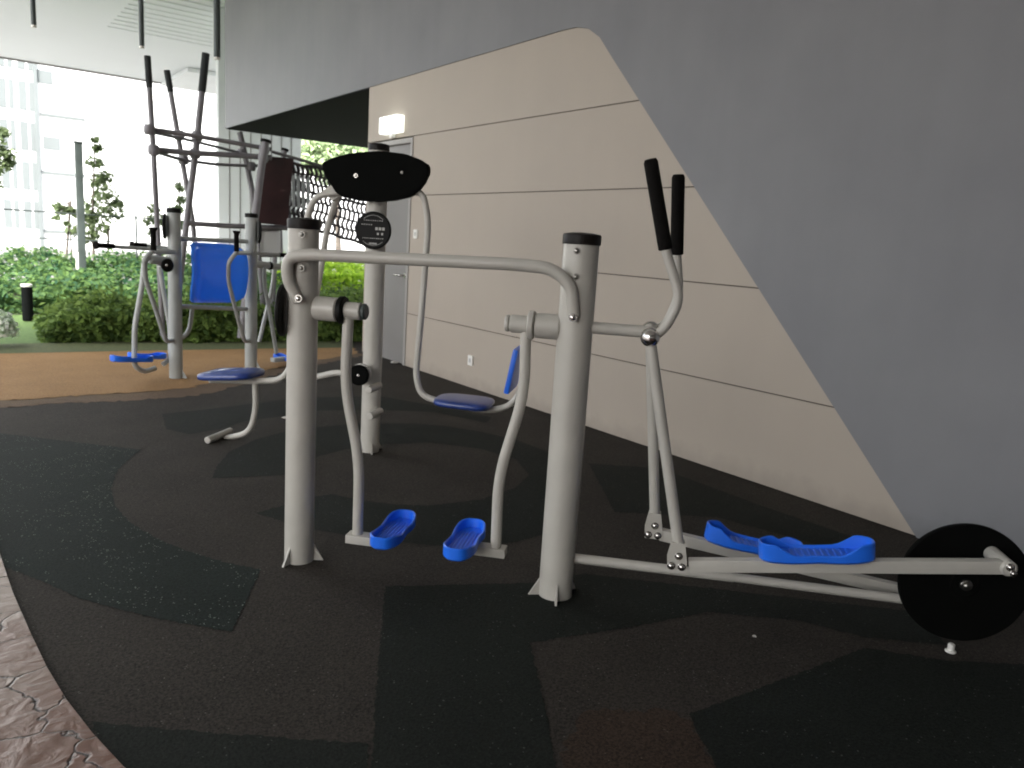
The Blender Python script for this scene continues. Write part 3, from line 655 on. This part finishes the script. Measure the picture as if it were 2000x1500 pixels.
for (x, y, yy) in ((292,253,9.0),(300,293,9.0),(350,264,9.55),(358,312,9.55),(385,266,9.15),(381,300,9.15),(472,300,9.7),(490,325,9.7),(516,292,8.95),(514,308,8.95)):
    p = CF(x, y, yy); bm = bmesh.new(); lathe(bm, p-Z*.05, Z, [(.045,0),(.055,.02),(.055,.08),(.045,.10)], 18); obj('clamp', bm, POLE, cf)
bm = bmesh.new(); prism(bm, [CF(*q,9.15) for q in ((516,304),(574,310),(567,372),(562,441),(505,436),(508,380))], (0,.04,0)); obj('climbing_board', bm, MAROON, cf)
bm = bmesh.new(); prism(bm, [CF(*q,9.25) for q in ((509,452),(546,450),(548,497),(507,499))], (0,.04,0)); obj('side_panel', bm, FARWALL, cf)
bm = bmesh.new()
for a, b in (((507,450),(549,448)),((549,448),(551,500)),((506,500),(551,500)),((506,450),(505,500))): tube(bm, [CF(*a,9.22), CF(*b,9.22)], .014, 0, 8)
obj('panel_frame', bm, POLE, cf)
# net: a tunnel of ropes leading off into the passage
bm = bmesh.new(); NT, NS = 20, 7
def netp(u, v): 
    px = 562 + 175*u; top = 318+30*u; bot = 432+52*u
    bow = .22*math.sin(v*math.pi)
    return at_y(px + 6*math.sin(v*3.1), top+(bot-top)*v, 9.25 + .9*u + bow)
for i in range(NT+1): tube(bm, [netp(i/NT + .018*math.sin(k*2.2), k/10) for k in range(11)], .018, 0, 6)
for j in range(NS+1): tube(bm, [netp(k/16, j/NS) + Z*(.008*math.sin(k*1.7+j)) for k in range(17)], .020 if j in (0,3,NS) else .014, 0, 6)
obj('rope_net', bm, ROPE, cf)
bm = bmesh.new()
for i in range(5): prism(bm, [netp(.01+.055*i, 0)+V(0,.06,0), netp(.042+.055*i, 0)+V(0,.06,0), netp(.042+.055*i,.92)+V(0,.06,0), netp(.01+.055*i,.92)+V(0,.06,0)], (0,.02,0))
obj('slat', bm, STEEL_B, cf)

# ------------------------------------------------------------------ planting
def leaves(name, centers, normals, size, M, parent=None, jit=1.0, asp=.55):
    n = len(centers); nr = normals + rng.normal(0, .55*jit, (n,3)); nr /= np.linalg.norm(nr, axis=1)[:,None]
    a = rng.normal(0,1,(n,3)); u = np.cross(nr, a); u /= np.linalg.norm(u,axis=1)[:,None]; v = np.cross(nr,u)
    s = (size*rng.uniform(.6,1.35,n))[:,None]
    vv = np.stack([centers-u*s, centers-v*s*asp+nr*s*.12, centers+u*s, centers+v*s*asp+nr*s*.12], 1).reshape(-1,3)
    me = bpy.data.meshes.new(name); me.vertices.add(4*n); me.vertices.foreach_set('co', vv.ravel().astype(np.float32))
    me.loops.add(4*n); me.loops.foreach_set('vertex_index', np.arange(4*n,dtype=np.int32))
    me.polygons.add(n); me.polygons.foreach_set('loop_start', np.arange(0,4*n,4,dtype=np.int32)); me.polygons.foreach_set('loop_total', np.full(n,4,dtype=np.int32))
    me.update(calc_edges=True); me.materials.append(M)
    o = bpy.data.objects.new(name, me); COL.objects.link(o)
    if parent is not None:
        o.parent = parent
        if parent.type == 'EMPTY': o.matrix_parent_inverse = Matrix.Translation(-parent.location)
    return o
def bumpf(x, y, s): return .5*np.sin(x*3.1*s+1)+.5*np.sin(y*2.7*s+x*1.3)+.35*np.sin(x*7.3*s+y*5.1*s)
def hedge(name, label, x0, x1, yf, yb, hf, hb, n, size, M, slope=0.0, uneven=.06):
    # leaf mass over a bumpy volume: a front face and a top rising to the back
    xs = rng.uniform(x0-.12,x1,n); t = rng.uniform(0,1,n); front = rng.uniform(0,1,n) < .45
    endt = np.clip((xs-(x0-.12))/.45, 0, 1)**.5                 # the mass rounds off at its near end
    yy = np.where(front, yf + rng.uniform(0,.14,n) + .25*(1-endt), yf + t*(yb-yf)) + slope*(xs-x0)
    top = (hf + (hb-hf)*np.clip((yy-yf-slope*(xs-x0))/(yb-yf),0,1) + uneven*bumpf(xs*1.6,yy*1.6,1.0) + uneven*.7*bumpf(xs*4.2+2,yy*4,1.0))*(.25+.75*endt)
    zz = np.where(front, rng.uniform(.0,1,n)**.8*top, top - np.abs(rng.normal(0,.07,n)) + rng.exponential(.035,n))
    yy = yy + np.where(front, .07*bumpf(xs,zz*3,1.4)+.05*bumpf(xs*4,zz*9,1), 0)
    nn = np.where(front[:,None], np.array([0,-.8,.5]), np.array([0,-.25,1.0]))
    t_ = thing(name, ((x0+x1)/2,(yf+yb)/2,0), label, 'hedge')
    leaves('foliage', np.stack([xs,yy,zz],1), nn, size, M, t_)
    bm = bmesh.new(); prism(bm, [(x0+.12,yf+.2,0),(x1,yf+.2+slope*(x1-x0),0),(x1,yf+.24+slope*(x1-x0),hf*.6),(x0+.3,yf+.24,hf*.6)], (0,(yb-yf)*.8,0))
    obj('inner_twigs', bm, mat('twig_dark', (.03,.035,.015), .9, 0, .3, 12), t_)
    return t_
hedge('hedge', 'low dark green clipped hedge in front, running along the orange floor', .92, 5.2, 9.35, 10.3, .33, .40, 15000, .042, LEAF_D, -.10, .05)
hedge('shrub_bed', 'taller bright leafed shrub bed rising behind the low dark hedge', -.8, 5.0, 12.4, 16.5, .30, .64, 32000, .046, LEAF_M, .0, .10)
hedge('bright_hedge', 'bright yellow green hedge seen through the passage under the grey block', 5.05, 12, 13.7, 16.0, .55, .75, 12000, .06, LEAF_B, .0, .06)
hedge('passage_hedge', 'dim green hedge low in the passage beside the wall corner', 4.3, 9.5, 11.0, 12.0, .35, .42, 7000, .05, LEAF_D, .0, .05)
c = V(.40,9.2,0); n = 900; d = rng.normal(0,1,(n,3)); d /= np.linalg.norm(d,axis=1)[:,None]; d[:,2] = np.abs(d[:,2])
fbp = at_y(-8,640,9.15)
fb_ = thing('flower_bush', (fbp.x,9.2,0), 'small white and green variegated bush at the left border', 'bush')
leaves('foliage', np.array([fbp.x,9.2,.12])+d*np.array([.20,.2,.26])*rng.uniform(.7,1,(n,1)), d, .03, LEAF_W, fb_)
part('stem', BARK, fb_, cyl, (fbp.x,9.2,0), (fbp.x,9.2,.2), .012)

def tree(name, label, base, trunk, crowns, nleaf, size, M=LEAF_T, stake=None, r=.03, group='young trees behind the shrubs'):
    t = thing(name, base, label, 'tree', group)
    tr = part('trunk', BARK, t, tube, [base]+trunk, r, .0, 10, r1=r*.35)
    top = V(trunk[-1]); C_, N_ = [], []
    for (c, rad) in crowns:
        c = V(c); k = max(30, int(nleaf*rad)); 
        near = min([V(base).lerp(V(trunk[0]), f) for f in (.6,.8,1)]+[V(p) for p in trunk], key=lambda p: (p-c).length)
        part('branch', BARK, tr, tube, [near, near.lerp(c,.6)+V(0,0,.03), c], r*.4, .0, 6, r1=.004)
        dd = rng.normal(0,1,(k,3)); dd /= np.linalg.norm(dd,axis=1)[:,None]
        C_.append(np.array(c)+dd*rad*rng.uniform(.15,1,(k,1))**.6*np.array([1,1,.75])); N_.append(dd*.6+np.array([0,0,.6]))
    leaves('crown', np.concatenate(C_), np.concatenate(N_), size, M, t)
    if stake: part('stake', BARK, t, cyl, stake[0], stake[1], .02)
    return t
Y1 = 17.0; a = lambda x, y, yy=Y1: at_y(x,y,yy)
tree('sapling', 'leafiest young tree, its crown just right of the tall dark post', V(a(186,640).x,Y1,0), [a(184,520),a(180,430),a(183,350),a(185,268)],
     [(a(x,y), rr) for x,y,rr in ((185,405,.30),(205,380,.26),(222,415,.24),(190,440,.26),(172,460,.2),(196,355,.2),(205,345,.14),(185,318,.16),(192,290,.10),(186,272,.07),(228,398,.12),(170,425,.2),(150,450,.18))], 420, .060, stake=(V(a(212,640).x,Y1,0),a(212,440)))
tree('sapling', 'thin sparse sapling tied to a stake, left of the tall dark post', V(a(146,640).x,Y1,0), [a(140,500),a(134,395)],
     [(a(x,y), rr) for x,y,rr in ((112,402,.10),(120,412,.12),(134,410,.12),(146,418,.09),(110,425,.07),(130,436,.06))], 420, .05, stake=(V(a(128,640).x,Y1,0),a(138,392)), r=.022)
tree('sapling', 'young tree standing behind the leaning climbing poles', V(a(345,640,18).x,18,0), [a(346,480,18),a(352,350,18)],
     [(a(x,y,18), rr) for x,y,rr in ((300,405,.14),(295,430,.16),(310,425,.18),(350,365,.12),(355,390,.14),(345,410,.16),(330,440,.16),(352,440,.14),(298,455,.14))], 420, .055, r=.025)
tree('sapling', 'young tree whose leaves reach in at the left border', V(a(-45,640,15).x,15,0), [a(-40,450,15),a(-30,330,15),a(-20,260,15)],
     [(a(x,y,15), rr) for x,y,rr in ((2,258,.13),(10,300,.18),(-8,290,.2),(5,325,.15),(-30,270,.25),(-30,330,.25),(18,318,.1),(-20,360,.2))], 600, .045, r=.03)
def big(x, y, yy): return at_y(x, y, yy)
tree('broad_tree', 'broad bright tree seen beyond the passage above the rope net', V(big(660,640,26).x,26,0), [big(660,450,26),big(655,300,26)],
     [(big(x,y,26), rr) for x,y,rr in ((610,285,.55),(640,300,.7),(680,305,.7),(625,320,.6),(700,320,.6),(660,275,.7),(720,300,.7),(600,310,.4),(650,340,.6))], 900, .10, leafmat('sunlit_tree_leaf', (.28,.38,.22), (.55,.65,.40), .5), r=.12, group=None)

# garden furniture
q = ground_at(55,626); pz = at_y(57,557,q.y).z
bl_ = thing('bollard', (q.x,q.y,0), 'short black bollard light with a pale top on the lawn', 'bollard')
part('body', mat('black_bollard_paint', (.004,.005,.005), .8, spec=.08), bl_, cyl, (q.x,q.y,0), (q.x,q.y,pz-.02), .062, 24); part('lamp_head', SOCK, bl_, cyl, (q.x,q.y,pz-.019), (q.x,q.y,pz+.012), .066, 24)
gx, gt = at_y(161,530,14.9), at_y(161,281,14.9)
gp_ = thing('garden_post', (gx.x,14.9,0), 'tall dark square post standing in the shrubs beside the leafiest sapling', 'post')
bm = bmesh.new(); abox(bm, gx.x-.055, gx.x+.055, 14.85, 14.95, 0, gt.z, .006); obj('shaft', bm, DARKPOST, gp_)
bm = bmesh.new(); abox(bm, gx.x-.062, gx.x+.062, 14.84, 14.96, gt.z+.001, gt.z+.03, .004); obj('post_cap', bm, DARKPOST, gp_)
mk = at_y(150,492,14.5); bm = bmesh.new(); abox(bm, mk.x-.02, mk.x+.02, 14.48, 14.52, 0, mk.z, .004); tag(obj('marker_stake', bm, SOCK), 'short white stake at the foot of the tall dark post', 'stake')
wf = thing('wire_fence', (gx.x,15.3,0), 'thin two-wire fence strung behind the shrubs', 'fence')
for (p0, p1) in (((-30,406),(480,436)), ((-30,460),(480,492))):
    a0, a1 = at_y(*p0,15.3), at_y(*p1,15.3); a1.z = a0.z
    part('wire', DARKPOST, wf, tube, [a0, a1], .012, 0, 6)
for px in (-30, 265, 470):
    a0 = at_y(px, 400, 15.3); part('fence_post', DARKPOST, wf, cyl, (a0.x,15.3,0), (a0.x,15.3,at_y(-30,400,15.3).z), .016, 10)

# white tower beyond the garden
TY = 38.0
tw = thing('tower_block', (4,TY,0), 'glaring white tower block with window columns, filling the view beyond the garden', 'building')
bm = bmesh.new(); abox(bm, -14, 30, TY, TY+12, 0, 34); obj('wall', bm, TOWER, tw)
def tx(px, py=300): return at_y(px, py, TY)
bm = bmesh.new(); a0 = tx(74); abox(bm, a0.x-.07, a0.x+.07, TY-.12, TY-.002, 0, 30); obj('downpipe', bm, TOWERG, tw)
for py in (112, 222, 335, 450):
    a0 = tx(78,py); a1 = tx(165,py); bm = bmesh.new(); abox(bm, a0.x, a1.x+ (0 if py > 200 else 3), TY-.06, TY-.002, a0.z-.05, a0.z+.05); obj('ledge', bm, TOWERG, tw)
for px in (2, 20, 42, 62):
    for k in range(9):
        a0 = tx(px, 150); z0 = .8 + k*1.55; bm = bmesh.new(); abox(bm, a0.x-(.13 if px%4 else .08), a0.x+(.13 if px%4 else .08), TY-.03, TY-.002, z0, z0+1.1); obj('window', bm, TOWERG, tw)
for px, py in ((101,280),(85,150)):
    a0 = tx(px,py); bm = bmesh.new(); abox(bm, a0.x-.30, a0.x+.30, TY-.03, TY-.002, a0.z-.25, a0.z+.25); obj('window', bm, TOWERG, tw)

# scraps lying on the floor
for px, py, sz, lb in ((557,816,.020,'small white scrap on the dark floor just left of the nearest post'), (770,709,.04,'crumpled white scrap on the floor at the foot of the grey door'), (1474,1242,.007,'tiny white scrap on the floor in front of the cross trainer')):
    g = ground_at(px,py,.003); bm = bmesh.new(); bmesh.ops.create_icosphere(bm, subdivisions=2, radius=sz)
    for v in bm.verts:
        v.co = V(v.co.x*(1+.5*math.sin(v.co.y*300)), v.co.y*(.8+.4*math.cos(v.co.x*260)), v.co.z*.4) + V(g.x, g.y, sz*.3)
    tag(obj('paper_scrap', bm, mat('dusty_paper', (.45,.43,.40), .8)), lb, 'litter')
